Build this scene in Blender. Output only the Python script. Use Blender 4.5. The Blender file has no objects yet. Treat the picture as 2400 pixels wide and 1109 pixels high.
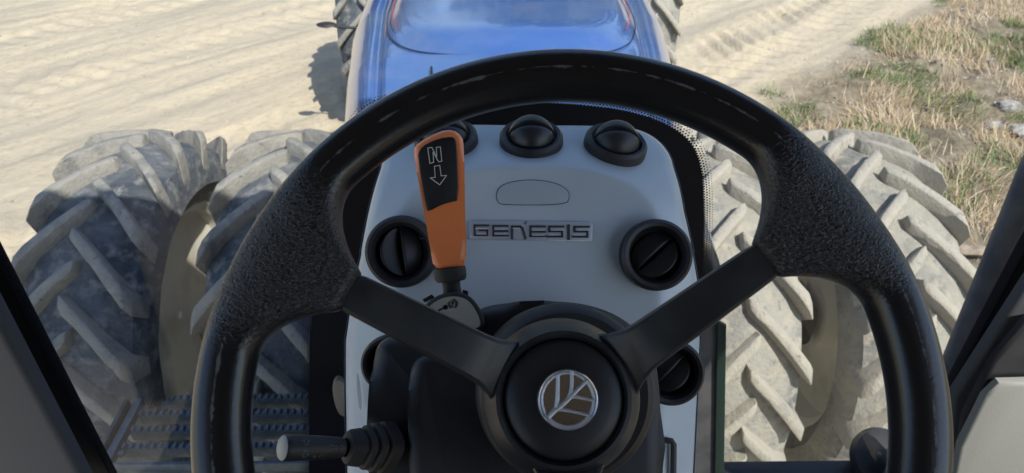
import bpy, bmesh, math, random
import numpy as np
from mathutils import Vector, Matrix
random.seed(7); rng = np.random.default_rng(7)
S = bpy.context.scene
COL = S.collection
rad = math.radians

# ------------------------------------------------------------------ camera
CAM = Vector((-.05, 0, 2.8)); PITCH, YAW, ROLL, FPX = 36.0, 1.5, -.7, 1650.0
p_, y_, r_ = rad(PITCH), rad(YAW), rad(ROLL)
FW = Vector((math.sin(y_)*math.cos(p_), math.cos(y_)*math.cos(p_), -math.sin(p_)))
R0 = Vector((math.cos(y_), -math.sin(y_), 0)); U0 = R0.cross(FW)
RT = R0*math.cos(r_) - U0*math.sin(r_); UP = R0*math.sin(r_) + U0*math.cos(r_)
cd = bpy.data.cameras.new('camera'); cam = bpy.data.objects.new('camera', cd); COL.objects.link(cam)
cam.matrix_world = Matrix(((RT.x, UP.x, -FW.x, CAM.x), (RT.y, UP.y, -FW.y, CAM.y), (RT.z, UP.z, -FW.z, CAM.z), (0, 0, 0, 1)))
cd.sensor_fit = 'HORIZONTAL'; cd.sensor_width = 36; cd.lens = FPX/2400*36; cd.clip_start = .02; cd.clip_end = 600
cd.dof.use_dof = True; cd.dof.focus_distance = .62; cd.dof.aperture_fstop = 15.0
S.camera = cam

# ------------------------------------------------------------------ sky, sun, exposure
SUN = Vector((.44, -.65, 1.0)).normalized()
EL = math.asin(SUN.z); AZ = math.atan2(SUN.x, SUN.y)
w = bpy.data.worlds.new('World'); S.world = w; w.use_nodes = True
nt = w.node_tree; bg = nt.nodes['Background']
sky = nt.nodes.new('ShaderNodeTexSky'); sky.sky_type = 'NISHITA'; sky.sun_disc = False
sky.sun_elevation = EL; sky.sun_rotation = AZ; sky.air_density = 1.0; sky.dust_density = 1.0
nt.links.new(sky.outputs[0], bg.inputs[0]); bg.inputs[1].default_value = .15
sl = bpy.data.lights.new('sun', 'SUN'); sl.energy = 4.1; sl.angle = rad(.53); sl.color = (1, .94, .85)
so = bpy.data.objects.new('sun', sl); COL.objects.link(so); so.rotation_euler = (-SUN).to_track_quat('-Z', 'Y').to_euler()
S.view_settings.view_transform = 'Standard'; S.view_settings.look = 'None'
S.view_settings.exposure = .66; S.view_settings.gamma = 1; S.view_settings.use_curve_mapping = False

# ------------------------------------------------------------------ measuring helpers: where a sight line meets a real plane
def ray(px, py): return FW + RT*((px-1200)/FPX) - UP*((py-554.5)/FPX)
def pix(px, py, d): return CAM + ray(px, py)*d
def onz(px, py, z): r = ray(px, py); return CAM + r*((z-CAM.z)/r.z)
def ony(px, py, y): r = ray(px, py); return CAM + r*((y-CAM.y)/r.y)
def onplane(px, py, p0, n): r = ray(px, py); return CAM + r*((p0-CAM).dot(n)/r.dot(n))

# ------------------------------------------------------------------ materials
def N(t, typ, **kw):
    n = t.nodes.new(typ)
    for k, v in kw.items(): setattr(n, k, v)
    return n
def mat(name, col, rough=.5, metal=0, col2=None, scale=20, lo=.4, hi=.6, bump=0, bscale=200, coat=0, spec=.5, detail=4, rough2=None, bdist=.001):
    m = bpy.data.materials.new(name); m.use_nodes = True; t = m.node_tree; b = t.nodes['Principled BSDF']
    b.inputs['Base Color'].default_value = (*col, 1); b.inputs['Roughness'].default_value = rough
    b.inputs['Metallic'].default_value = metal; b.inputs['Coat Weight'].default_value = coat
    b.inputs['Coat Roughness'].default_value = .04; b.inputs['Specular IOR Level'].default_value = spec
    co = N(t, 'ShaderNodeTexCoord')
    if col2 or rough2 is not None:
        n = N(t, 'ShaderNodeTexNoise'); n.inputs['Scale'].default_value = scale; n.inputs['Detail'].default_value = detail
        t.links.new(co.outputs['Object'], n.inputs['Vector'])
        r = N(t, 'ShaderNodeMapRange'); r.inputs[1].default_value = lo; r.inputs[2].default_value = hi; t.links.new(n.outputs['Fac'], r.inputs[0])
        if col2:
            x = N(t, 'ShaderNodeMix', data_type='RGBA'); x.inputs['A'].default_value = (*col, 1); x.inputs['B'].default_value = (*col2, 1)
            t.links.new(r.outputs[0], x.inputs['Factor']); t.links.new(x.outputs['Result'], b.inputs['Base Color'])
        if rough2 is not None:
            q = N(t, 'ShaderNodeMapRange'); q.inputs[3].default_value = rough; q.inputs[4].default_value = rough2
            t.links.new(r.outputs[0], q.inputs[0]); t.links.new(q.outputs[0], b.inputs['Roughness'])
    if bump:
        n2 = N(t, 'ShaderNodeTexNoise'); n2.inputs['Scale'].default_value = bscale; n2.inputs['Detail'].default_value = 5
        t.links.new(co.outputs['Object'], n2.inputs['Vector'])
        bp = N(t, 'ShaderNodeBump'); bp.inputs['Strength'].default_value = bump; bp.inputs['Distance'].default_value = bdist
        t.links.new(n2.outputs['Fac'], bp.inputs['Height']); t.links.new(bp.outputs[0], b.inputs['Normal'])
    return m
M = {}
M['rubber'] = mat('dusty_shade_blue_rubber', (.036, .046, .062), .8, col2=(.19, .19, .185), scale=5, lo=.42, hi=.74, bump=.5, bscale=60, detail=8, bdist=.004)
M['lug'] = mat('dusty_lug', (.13, .132, .132), .9, col2=(.30, .28, .24), scale=9, lo=.3, hi=.6, bump=.5, bscale=70, detail=8, bdist=.004)
M['mudrubber'] = mat('mud_caked_rubber', (.13, .132, .13), .92, col2=(.33, .305, .25), scale=6, lo=.35, hi=.58, bump=.7, bscale=45, detail=8, bdist=.005)
M['mudlug'] = mat('mud_caked_lug', (.22, .21, .19), .92, col2=(.36, .325, .26), scale=8, lo=.3, hi=.55, bump=.6, bscale=60, detail=8, bdist=.004)
M['dark_line'] = mat('dark_blue_line', (.008, .02, .07), .4)
M['rim'] = mat('cream_rim_paint', (.76, .73, .64), .5, col2=(.50, .45, .36), scale=6, lo=.5, hi=.75)
M['blue'] = mat('blue_paint', (.040, .10, .31), .26, coat=1.0, col2=(.05, .115, .30), scale=3, bump=.02, bscale=3)
M['grey'] = mat('grey_dash_plastic', (.45, .52, .575), .30, spec=.8, col2=(.40, .465, .515), scale=9, lo=.45, hi=.75, detail=8, bump=.12, bscale=900, bdist=.0004)
M['plate'] = mat('grey_blank_plate', (.36, .42, .47), .4, bump=.12, bscale=900, bdist=.0004)
M['grey2'] = mat('grey_trim_plastic', (.065, .07, .08), .6, bump=.15, bscale=900, bdist=.0004)
M['light'] = mat('light_console_plastic', (.20, .205, .19), .65, bump=.35, bscale=260, bdist=.001)
M['black'] = mat('black_plastic', (.012, .013, .016), .42, bump=.1, bscale=700, bdist=.0005, col2=(.02, .021, .024), scale=12, rough2=.55)
M['spoke'] = mat('black_spoke_plastic', (.016, .018, .021), .38, bump=.08, bscale=500, bdist=.0005, col2=(.03, .033, .036), scale=25, rough2=.5, lo=.45, hi=.7)
M['dull'] = mat('dull_black_rubber', (.022, .021, .021), .7, col2=(.035, .033, .03), scale=30)
M['frit'] = mat('black_glass_print', (.006, .006, .009), .6, spec=.2)
M['orange'] = mat('orange_lever_plastic', (.95, .27, .09), .28, coat=.5, bump=.05, bscale=300)
M['beige'] = mat('beige_gate_plate', (.40, .385, .35), .6)
M['chrome'] = mat('chrome', (.85, .85, .87), .10, 1)
M['satin'] = mat('textured_silver', (.62, .64, .68), .38, 1, bump=.8, bscale=1600, bdist=.0006)
M['badge'] = mat('badge_grey_metal', (.44, .48, .53), .3, .25)
M['badged'] = mat('badge_dark_chrome', (.07, .078, .09), .2, .3)
M['white'] = mat('white_print', (.72, .72, .72), .6)
M['faint'] = mat('grey_print', (.13, .13, .13), .6)
M['step'] = mat('blue_grey_steel', (.075, .098, .128), .40, .3, col2=(.13, .155, .185), scale=30, rough2=.6)
M['metal'] = mat('dark_steel', (.06, .065, .075), .5, .3, col2=(.10, .10, .10), scale=15)
M['tan'] = mat('tan_plastic', (.17, .145, .11), .6)
M['red'] = mat('thin_red', (.5, .02, .03), .4)
M['liner'] = mat('headliner', (.13, .12, .11), .9)
M['glassedge'] = mat('green_glass_edge', (.012, .026, .021), .3)
M['wood'] = mat('weathered_wood', (.33, .27, .20), .9, col2=(.20, .16, .12), scale=14, bump=.5, bscale=60, bdist=.01)
M['rock'] = mat('grey_rock', (.32, .31, .29), .9, col2=(.16, .155, .15), scale=20, bump=.6, bscale=40, bdist=.01)

def tyremat(name, rub, dust, dust2, lo, hi):
    m = bpy.data.materials.new(name); m.use_nodes = True; t = m.node_tree; b = t.nodes['Principled BSDF']; b.inputs['Roughness'].default_value = .88; b.inputs['Specular IOR Level'].default_value = .3
    g = N(t, 'ShaderNodeNewGeometry')
    def nz(sc, det, lo, hi, dis=0):
        n = N(t, 'ShaderNodeTexNoise'); n.inputs['Scale'].default_value = sc; n.inputs['Detail'].default_value = det; n.inputs['Roughness'].default_value = .65; n.inputs['Distortion'].default_value = dis
        t.links.new(g.outputs['Position'], n.inputs['Vector']); r = N(t, 'ShaderNodeMapRange'); r.inputs[1].default_value = lo; r.inputs[2].default_value = hi; t.links.new(n.outputs['Fac'], r.inputs[0]); return r.outputs[0]
    def mix(f, a, b_):
        x = N(t, 'ShaderNodeMix', data_type='RGBA')
        for s_, v in (('A', a), ('B', b_)):
            if isinstance(v, tuple): x.inputs[s_].default_value = (*v, 1)
            else: t.links.new(v, x.inputs[s_])
        t.links.new(f, x.inputs['Factor']); return x.outputs['Result']
    c = mix(nz(4.5, 6, lo, hi, .4), rub, dust)
    c = mix(nz(17, 10, .50, .66), c, dust2)
    c = mix(nz(38, 10, .60, .72, .5), c, rub)
    t.links.new(c, b.inputs['Base Color'])
    n2 = N(t, 'ShaderNodeTexNoise'); n2.inputs['Scale'].default_value = 48; n2.inputs['Detail'].default_value = 10; n2.inputs['Roughness'].default_value = .7; t.links.new(g.outputs['Position'], n2.inputs['Vector'])
    bp = N(t, 'ShaderNodeBump'); bp.inputs['Strength'].default_value = .9; bp.inputs['Distance'].default_value = .012
    t.links.new(n2.outputs['Fac'], bp.inputs['Height']); t.links.new(bp.outputs[0], b.inputs['Normal']); return m
M['rubber'] = tyremat('dusty_shade_blue_rubber', (.045, .058, .078), (.14, .152, .168), (.22, .225, .225), .36, .64)  # base colour under the dust carries the blue tint of skylit shade
M['lug'] = tyremat('dusty_lug', (.09, .098, .11), (.275, .265, .24), (.34, .315, .27), .26, .48)
M['mudrubber'] = tyremat('mud_caked_rubber', (.13, .135, .135), (.30, .29, .255), (.37, .34, .28), .32, .54)
M['mudlug'] = tyremat('mud_caked_lug', (.16, .16, .155), (.35, .325, .275), (.385, .355, .29), .26, .46)

bt_ = M['blue'].node_tree; pb = bt_.nodes['Principled BSDF']; dn = N(bt_, 'ShaderNodeTexNoise'); dn.inputs['Scale'].default_value = 2.6; dn.inputs['Detail'].default_value = 9; dn.inputs['Roughness'].default_value = .65
dc = N(bt_, 'ShaderNodeTexCoord'); bt_.links.new(dc.outputs['Object'], dn.inputs['Vector'])
dr = N(bt_, 'ShaderNodeMapRange'); dr.inputs[1].default_value = .42; dr.inputs[2].default_value = .8; dr.inputs[4].default_value = .55; bt_.links.new(dn.outputs['Fac'], dr.inputs[0])
dm = N(bt_, 'ShaderNodeMix', data_type='RGBA'); dm.inputs['B'].default_value = (.24, .25, .27, 1); bt_.links.new(pb.inputs['Base Color'].links[0].from_socket, dm.inputs['A']); bt_.links.new(dr.outputs[0], dm.inputs['Factor']); bt_.links.new(dm.outputs['Result'], pb.inputs['Base Color'])
cr = N(bt_, 'ShaderNodeMapRange'); cr.inputs[1].default_value = .4; cr.inputs[2].default_value = .8; cr.inputs[3].default_value = .03; cr.inputs[4].default_value = .22; bt_.links.new(dn.outputs['Fac'], cr.inputs[0]); bt_.links.new(cr.outputs[0], pb.inputs['Coat Roughness'])

# leather-look rim of the wheel: creased grain plus worn streaks
def leather():
    m = mat('black_leather_grain', (.010, .0105, .0125), .25, coat=.12, spec=.6); t = m.node_tree; b = t.nodes['Principled BSDF']
    co = N(t, 'ShaderNodeTexCoord')
    mv = N(t, 'ShaderNodeMapping'); mv.inputs['Scale'].default_value = (1, 1.6, 1.6); t.links.new(co.outputs['Object'], mv.inputs[0])
    nz = N(t, 'ShaderNodeTexNoise'); nz.inputs['Scale'].default_value = 330; nz.inputs['Detail'].default_value = 3; nz.inputs['Distortion'].default_value = 1.2
    t.links.new(mv.outputs[0], nz.inputs['Vector'])
    mr = N(t, 'ShaderNodeMapRange'); mr.inputs[1].default_value = .35; mr.inputs[2].default_value = .65; t.links.new(nz.outputs['Fac'], mr.inputs[0])
    at = N(t, 'ShaderNodeAttribute'); at.attribute_name = 'crease'
    ml = N(t, 'ShaderNodeMath', operation='MULTIPLY'); t.links.new(mr.outputs[0], ml.inputs[0]); t.links.new(at.outputs['Fac'], ml.inputs[1])
    n2 = N(t, 'ShaderNodeTexNoise'); n2.inputs['Scale'].default_value = 220; n2.inputs['Detail'].default_value = 6; t.links.new(co.outputs['Object'], n2.inputs['Vector'])
    m2 = N(t, 'ShaderNodeMath', operation='MULTIPLY_ADD'); m2.inputs[1].default_value = .05; t.links.new(n2.outputs['Fac'], m2.inputs[0]); t.links.new(ml.outputs[0], m2.inputs[2])
    bp = N(t, 'ShaderNodeBump'); bp.inputs['Strength'].default_value = .75; bp.inputs['Distance'].default_value = .0009
    t.links.new(m2.outputs[0], bp.inputs['Height']); t.links.new(bp.outputs[0], b.inputs['Normal'])
    ws = N(t, 'ShaderNodeAttribute'); ws.attribute_name = 'wear'
    n3 = N(t, 'ShaderNodeTexNoise'); n3.inputs['Scale'].default_value = 75; n3.inputs['Detail'].default_value = 12; n3.inputs['Roughness'].default_value = .7
    t.links.new(co.outputs['Object'], n3.inputs['Vector'])
    m3 = N(t, 'ShaderNodeMath', operation='MULTIPLY'); t.links.new(n3.outputs['Fac'], m3.inputs[0]); t.links.new(ws.outputs['Fac'], m3.inputs[1])
    r3 = N(t, 'ShaderNodeMapRange'); r3.inputs[1].default_value = .40; r3.inputs[2].default_value = .48; t.links.new(m3.outputs[0], r3.inputs[0])
    x = N(t, 'ShaderNodeMix', data_type='RGBA'); x.inputs['A'].default_value = (.010, .0105, .0125, 1); x.inputs['B'].default_value = (.13, .13, .14, 1)
    t.links.new(r3.outputs[0], x.inputs['Factor']); t.links.new(x.outputs['Result'], b.inputs['Base Color'])
    return m
M['leather'] = leather()

def glassmat():
    m = bpy.data.materials.new('windscreen_glass'); m.use_nodes = True; t = m.node_tree; t.nodes.clear()
    o = N(t, 'ShaderNodeOutputMaterial'); a = N(t, 'ShaderNodeBsdfTransparent'); a.inputs[0].default_value = (.95, .965, .96, 1)
    g = N(t, 'ShaderNodeBsdfGlossy'); g.inputs['Roughness'].default_value = .02
    lw = N(t, 'ShaderNodeLayerWeight'); lw.inputs[0].default_value = .5; pw = N(t, 'ShaderNodeMath', operation='POWER'); pw.inputs[1].default_value = 4.0
    f = N(t, 'ShaderNodeMath', operation='MULTIPLY_ADD'); f.inputs[1].default_value = .4; f.inputs[2].default_value = .012; x = N(t, 'ShaderNodeMixShader')
    t.links.new(lw.outputs['Facing'], pw.inputs[0]); t.links.new(pw.outputs[0], f.inputs[0]); t.links.new(f.outputs[0], x.inputs[0]); t.links.new(a.outputs[0], x.inputs[1]); t.links.new(g.outputs[0], x.inputs[2]); t.links.new(x.outputs[0], o.inputs[0])
    return m
M['glass'] = glassmat()

# ------------------------------------------------------------------ mesh helpers
def link(name, me, m, parent=None, sharp=35):
    o = bpy.data.objects.new(name, me); COL.objects.link(o)
    if m is not None and not me.materials: me.materials.append(M[m] if isinstance(m, str) else m)
    if parent is not None: o.parent = parent
    if sharp is not None and me.polygons:
        me.polygons.foreach_set('use_smooth', [True]*len(me.polygons)); me.set_sharp_from_angle(angle=rad(sharp))
    return o
def mesh(name, V, F, m, parent=None, sharp=35):
    me = bpy.data.meshes.new(name); me.from_pydata([tuple(v) for v in V], [], F); me.update()
    bm = bmesh.new(); bm.from_mesh(me); bmesh.ops.recalc_face_normals(bm, faces=bm.faces); bm.to_mesh(me); bm.free()
    return link(name, me, m, parent, sharp)
def frombm(name, bm, m, parent=None, sharp=35):
    bmesh.ops.recalc_face_normals(bm, faces=bm.faces)
    me = bpy.data.meshes.new(name); bm.to_mesh(me); bm.free(); return link(name, me, m, parent, sharp)
def grid(name, P, m, parent=None, closeu=False, closev=False, cap=False, sharp=35):
    nu, nv = len(P), len(P[0]); V = [q for r in P for q in r]; F = []
    for i in range(nu if closeu else nu-1):
        for j in range(nv if closev else nv-1):
            F.append((i*nv+j, i*nv+(j+1) % nv, ((i+1) % nu)*nv+(j+1) % nv, ((i+1) % nu)*nv+j))
    if cap: F.append(tuple(range(nv))); F.append(tuple((nu-1)*nv+j for j in range(nv)))
    return mesh(name, V, F, m, parent, sharp)
def smooth_poly(pts, it=2):
    for _ in range(it):
        q = []
        for i in range(len(pts)):
            a, b = Vector(pts[i]), Vector(pts[(i+1) % len(pts)]); q += [a*.75+b*.25, a*.25+b*.75]
        pts = q
    return pts
def slab(name, pts, n, depth, m, parent=None, bev=0, seg=3, sharp=50):
    bm = bmesh.new(); vs = [bm.verts.new(p) for p in pts]; f = bm.faces.new(vs); f.normal_update()
    ex = bmesh.ops.extrude_face_region(bm, geom=[f]); nv = [g for g in ex['geom'] if isinstance(g, bmesh.types.BMVert)]
    for v in nv: v.co -= n*depth
    if bev:
        ed = [e for e in bm.edges if all(v in vs for v in e.verts)]
        bmesh.ops.bevel(bm, geom=ed, offset=bev, segments=seg, affect='EDGES', profile=.5)
    return frombm(name, bm, m, parent, sharp)
def box(name, lo, hi, m, parent=None, bev=0, rot=None, org=None):
    bm = bmesh.new(); bmesh.ops.create_cube(bm, size=1)
    for v in bm.verts: v.co = Vector([(lo[i]+hi[i])/2+v.co[i]*(hi[i]-lo[i]) for i in range(3)])
    if bev: bmesh.ops.bevel(bm, geom=bm.edges[:], offset=bev, segments=2, affect='EDGES', profile=.5)
    if rot is not None: bmesh.ops.transform(bm, matrix=Matrix.Translation(org) @ rot.to_4x4(), verts=bm.verts)
    return frombm(name, bm, m, parent)
def frame(n, hint=Vector((0, 0, 1))):
    n = n.normalized(); x = hint.cross(n)
    if x.length < 1e-4: x = Vector((1, 0, 0))
    x.normalize(); return x, n.cross(x), n
def revolve(name, prof, o, n, m, parent=None, seg=48, hint=Vector((0, 0, 1)), power=2, sx=1, sy=1, closed=False, sharp=35):
    """prof = [(radius, height along n)]"""
    x, y, n = frame(n, hint); P = []
    for k in range(seg):
        a = 2*math.pi*k/seg; c, s = math.cos(a), math.sin(a)
        e = (abs(c)**power+abs(s)**power)**(-1/power)
        P.append([o + x*(r*c*e*sx) + y*(r*s*e*sy) + n*h for r, h in prof])
    return grid(name, P, m, parent, closeu=True, closev=closed, sharp=sharp)
def tube(name, pts, r, m, parent=None, seg=10, closed=False, sharp=40):
    pts = [Vector(p) for p in pts]; P = []; up = None; n = len(pts)
    for i, p in enumerate(pts):
        t = (pts[(i+1) % n]-pts[i-1]) if closed else (pts[min(i+1, n-1)]-pts[max(i-1, 0)])
        t.normalize()
        if up is None: up = Vector((0, 0, 1)) if abs(t.z) < .9 else Vector((1, 0, 0))
        x = up.cross(t).normalized(); up = t.cross(x)
        rr = r[i] if isinstance(r, (list, tuple)) else r
        P.append([p + x*(math.cos(2*math.pi*k/seg)*rr) + up*(math.sin(2*math.pi*k/seg)*rr) for k in range(seg)])
    return grid(name, P, m, parent, closeu=closed, closev=True, cap=not closed, sharp=sharp)
def strokes(name, lines, n, wd, th, m, parent):
    """flat raised strokes (print, lettering): lines = [(points, closed)] lying on a surface with normal n"""
    V = []; F = []
    for pts, closed in lines:
        pts = [Vector(p) for p in pts]
        k = len(pts)
        for i in range(k if closed else k-1):
            a, b = pts[i], pts[(i+1) % k]; d = (b-a).normalized(); s = d.cross(n).normalized()*(wd/2)
            a = a-d*wd*.45; b = b+d*wd*.45; z = n*th; j = len(V)
            V += [a-s, b-s, b+s, a+s, a-s+z, b-s+z, b+s+z, a+s+z]
            F += [(j+4, j+5, j+6, j+7), (j, j+1, j+5, j+4), (j+1, j+2, j+6, j+5), (j+2, j+3, j+7, j+6), (j+3, j, j+4, j+7)]
    o = mesh(name, V, F, m, parent, None); return o
def tag(o, label, cat=None, group=None, kind=None):
    if label: o['label'] = label
    if cat: o['category'] = cat
    if group: o['group'] = group
    if kind: o['kind'] = kind
    return o
def noise2(x, y, seed, octaves=5, gain=.5):
    """value noise on arrays"""
    out = np.zeros_like(x); amp = 1; fr = 1; r = np.random.default_rng(seed); T = r.random((256, 256))
    for _ in range(octaves):
        xi = np.floor(x*fr).astype(int); yi = np.floor(y*fr).astype(int); u = x*fr-xi; v = y*fr-yi
        u = u*u*(3-2*u); v = v*v*(3-2*v)
        g = lambda a, b: T[(xi+a) % 256, (yi+b) % 256]
        out += amp*((g(0, 0)*(1-u)+g(1, 0)*u)*(1-v)+(g(0, 1)*(1-u)+g(1, 1)*u)*v-.5); amp *= gain; fr *= 2.03
    return out

# ------------------------------------------------------------------ ground
RD = Vector((.70, .714, 0)).normalized()     # the way the track runs
def verge(x, y):
    """metres into the grassy verge (negative = on the sandy yard)"""
    d1 = (x-2.0)*RD.y-(y-5.56)*RD.x
    d2 = x-1.85
    return np.minimum(d1, d2) + .35*noise2(x*1.1, y*1.1, 3, 4)
def ground_h(x, y):
    al = x*RD.x+y*RD.y; ac = x*RD.y-y*RD.x
    h = .05*noise2(x*.5, y*.5, 11, 3) + .045*noise2(al*.25, ac*2.2, 12, 4, .5) + .014*noise2(al*.8, ac*6, 13, 3)
    h += .008*noise2(x*8, y*8, 14, 4, .8)
    # chevron prints left by tyres on the right of the bonnet
    for off, am in ((3.35, 1.0), (5.0, .45), (7.6, .35), (9.2, .3)):
        q = ac+off+.12*np.sin(al*.6); m = am*np.exp(-(q/.42)**6)
        ph = (al - .5*np.abs(q))/.26
        h += m*.045*np.tanh(3*np.sin(2*np.pi*ph))*(.5+noise2(x*2, y*2, 15, 2)) - m*.03
    v = verge(x, y); g = np.clip(v/.5, 0, 1)
    h += g*(.09*noise2(x*2.2, y*2.2, 16, 4) + .05*noise2(x*7, y*7, 17, 3)) + np.clip(v, 0, 3)*.05
    return h*np.clip((y+2)/2, 0, 1)
gx = np.concatenate([np.array([-250, -120, -60, -30, -16]), np.linspace(-9, 9, 560), np.array([16, 30, 60, 120, 250])])
gy = np.concatenate([np.array([-250, -100, -40, -15, -4]), np.linspace(-.5, 12.5, 420), np.array([16, 22, 35, 60, 120, 300])])
X, Y = np.meshgrid(gx, gy); Z = ground_h(X, Y)
Z *= np.clip((14-np.hypot(X*.9, Y))/2, 0, 1)
Z -= .02
V = np.stack([X, Y, Z], -1).reshape(-1, 3); nx = len(gx)
I = (np.arange(len(gy)-1)[:, None]*nx+np.arange(nx-1)).ravel()
F = np.stack([I, I+1, I+nx+1, I+nx], 1)
gm = bpy.data.meshes.new('ground'); gm.from_pydata(V.tolist(), [], F.tolist()); gm.update()
def groundmat():
    m = bpy.data.materials.new('sandy_earth'); m.use_nodes = True; t = m.node_tree; b = t.nodes['Principled BSDF']; b.inputs['Roughness'].default_value = .95
    b.inputs['Specular IOR Level'].default_value = .15
    co = N(t, 'ShaderNodeTexCoord'); mp = N(t, 'ShaderNodeMapping'); mp.vector_type = 'TEXTURE'; mp.inputs['Rotation'].default_value = (0, 0, math.atan2(RD.y, RD.x)); mp.inputs['Scale'].default_value = (2.4, .34, 1)
    t.links.new(co.outputs['Object'], mp.inputs[0])
    def nz(sc, src, det=6):
        n = N(t, 'ShaderNodeTexNoise'); n.inputs['Scale'].default_value = sc; n.inputs['Detail'].default_value = det; n.inputs['Roughness'].default_value = .6; t.links.new(src, n.inputs['Vector']); return n
    def mix(f, a, b_):
        x = N(t, 'ShaderNodeMix', data_type='RGBA')
        for s, v in (('A', a), ('B', b_)):
            if isinstance(v, tuple): x.inputs[s].default_value = (*v, 1)
            else: t.links.new(v, x.inputs[s])
        t.links.new(f, x.inputs['Factor']); return x.outputs['Result']
    def rng_(src, lo, hi): r = N(t, 'ShaderNodeMapRange'); r.inputs[1].default_value = lo; r.inputs[2].default_value = hi; t.links.new(src, r.inputs[0]); return r.outputs[0]
    a = rng_(nz(1.1, mp.outputs[0]).outputs['Fac'], .42, .66)
    c = mix(a, (.445, .38, .28), (.33, .295, .24))
    c = mix(rng_(nz(14, co.outputs['Object'], 8).outputs['Fac'], .5, .75), c, (.33, .285, .21))
    at = N(t, 'ShaderNodeAttribute'); at.attribute_name = 'verge'
    d = mix(rng_(nz(9, co.outputs['Object'], 8).outputs['Fac'], .35, .65), (.13, .105, .072), (.25, .215, .16))
    c = mix(at.outputs['Fac'], c, d)
    t.links.new(c, b.inputs['Base Color'])
    bp = N(t, 'ShaderNodeBump'); bp.inputs['Strength'].default_value = .7; bp.inputs['Distance'].default_value = .02
    t.links.new(nz(22, co.outputs['Object'], 9).outputs['Fac'], bp.inputs['Height']); t.links.new(bp.outputs[0], b.inputs['Normal'])
    return m
va = gm.attributes.new('verge', 'FLOAT', 'POINT'); va.data.foreach_set('value', np.clip(verge(X, Y)/.5+.3, 0, 1).ravel().astype(np.float32))
g = link('ground', gm, groundmat(), None, None); gm.polygons.foreach_set('use_smooth', [True]*len(gm.polygons)); tag(g, 'pale sandy yard with ruts and tyre prints', kind='structure')
def gz(x, y): return float(ground_h(np.array([x]), np.array([y]))[0])-.02

# verge: dry straw, green blades, dead leaves
def blades(name, xs, ys, lean_az, lean, length, width, cols, label):
    n = len(xs); z = ground_h(xs, ys)-.03
    b0 = np.stack([xs, ys, z], 1); d = np.stack([np.cos(lean_az)*np.sin(lean), np.sin(lean_az)*np.sin(lean), np.cos(lean)], 1)
    sd = np.stack([-np.sin(lean_az), np.cos(lean_az), np.zeros(n)], 1); tw = rng.uniform(-.6, .6, n)[:, None]
    sd = sd + np.stack([np.zeros(n), np.zeros(n), tw[:, 0]], 1)
    mid = b0+d*(length*.55)[:, None]+np.array([0, 0, .0]); tip = b0+d*length[:, None]; tip[:, 2] -= .18*length*np.sin(lean)
    wv = sd*(width*.5)[:, None]
    V = np.concatenate([b0-wv, b0+wv, mid+wv*.8, mid-wv*.8, tip]); i = np.arange(n)
    F = [tuple(q) for q in np.stack([i, i+n, i+2*n, i+3*n], 1).tolist()] + [tuple(q) for q in np.stack([i+3*n, i+2*n, i+4*n], 1).tolist()]
    me = bpy.data.meshes.new(name); me.from_pydata(V.tolist(), [], F); me.update()
    ca = me.attributes.new('tint', 'FLOAT_COLOR', 'POINT'); c = np.tile(np.concatenate([cols, np.ones((n, 1))], 1), (5, 1)).astype(np.float32); ca.data.foreach_set('color', c.ravel())
    m = bpy.data.materials.new(name+'_blade'); m.use_nodes = True; t = m.node_tree; b = t.nodes['Principled BSDF']; b.inputs['Roughness'].default_value = .75
    a = N(t, 'ShaderNodeAttribute'); a.attribute_name = 'tint'; t.links.new(a.outputs['Color'], b.inputs['Base Color'])
    o = link(name, me, m, None, None); tag(o, label, name.replace('_', ' ').split()[-1], kind='stuff'); return o
def scatter(n, x0, x1, y0, y1, keep):
    xs = rng.uniform(x0, x1, n); ys = rng.uniform(y0, y1, n); k = keep(xs, ys); return xs[k], ys[k]
pv = lambda x, y, s, f, th: noise2(x*f, y*f, s, 3) > th
xs, ys = scatter(170000, 1.9, 8.5, 1.0, 11, lambda x, y: (verge(x, y) > .12) & (rng.random(len(x)) < np.clip(.45+2.4*noise2(x*1.4, y*1.4, 21, 3), .04, 1)))
n = len(xs); pal = np.array([(.42, .32, .19), (.50, .39, .25), (.33, .24, .14), (.38, .25, .15), (.55, .47, .34), (.24, .18, .11)])
blades('dry_grass', xs, ys, 2.5*noise2(xs*1.6, ys*1.6, 31, 2)+rng.normal(.9, .55, n), rng.uniform(.6, 1.5, n), rng.uniform(.07, .32, n)*rng.uniform(.5, 1, n), rng.uniform(.0025, .0065, n), pal[rng.integers(0, 6, n)]*rng.uniform(.75, 1.15, (n, 1)), 'flattened dry straw-coloured grass covering the verge right of the tractor')
CL = [(onz(a, b, .05), r) for a, b, r in ((2085, 330, .42), (1850, 272, .25), (2160, 235, .3), (2235, 430, .3), (2330, 390, .3), (2140, 420, .25))]
def near(x, y):
    k = np.zeros(len(x), bool)
    for c, r in CL: k |= (np.hypot(x-c.x, y-c.y) < r*(1+1.5*noise2(x*3, y*3, 61, 2))) & (rng.random(len(x)) < .7)
    return k
xs, ys = scatter(200000, 1.0, 8.5, 1.0, 11, lambda x, y: near(x, y) | ((verge(x, y) > -.05) & (noise2(x*1.3, y*1.3, 22, 3) > .14)) | ((verge(x, y) > -1.7) & (verge(x, y) < -.05) & (noise2(x*1.0, y*1.7, 24, 3) > .47)))
n = len(xs); pal = np.array([(.10, .15, .045), (.14, .20, .06), (.19, .25, .09), (.09, .12, .04)])
blades('green_grass', xs, ys, rng.uniform(0, 6.28, n), rng.uniform(.2, 1.2, n), rng.uniform(.04, .17, n), rng.uniform(.003, .007, n), pal[rng.integers(0, 4, n)]*rng.uniform(.8, 1.2, (n, 1)), 'patches of short green grass growing through the dry verge')
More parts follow.
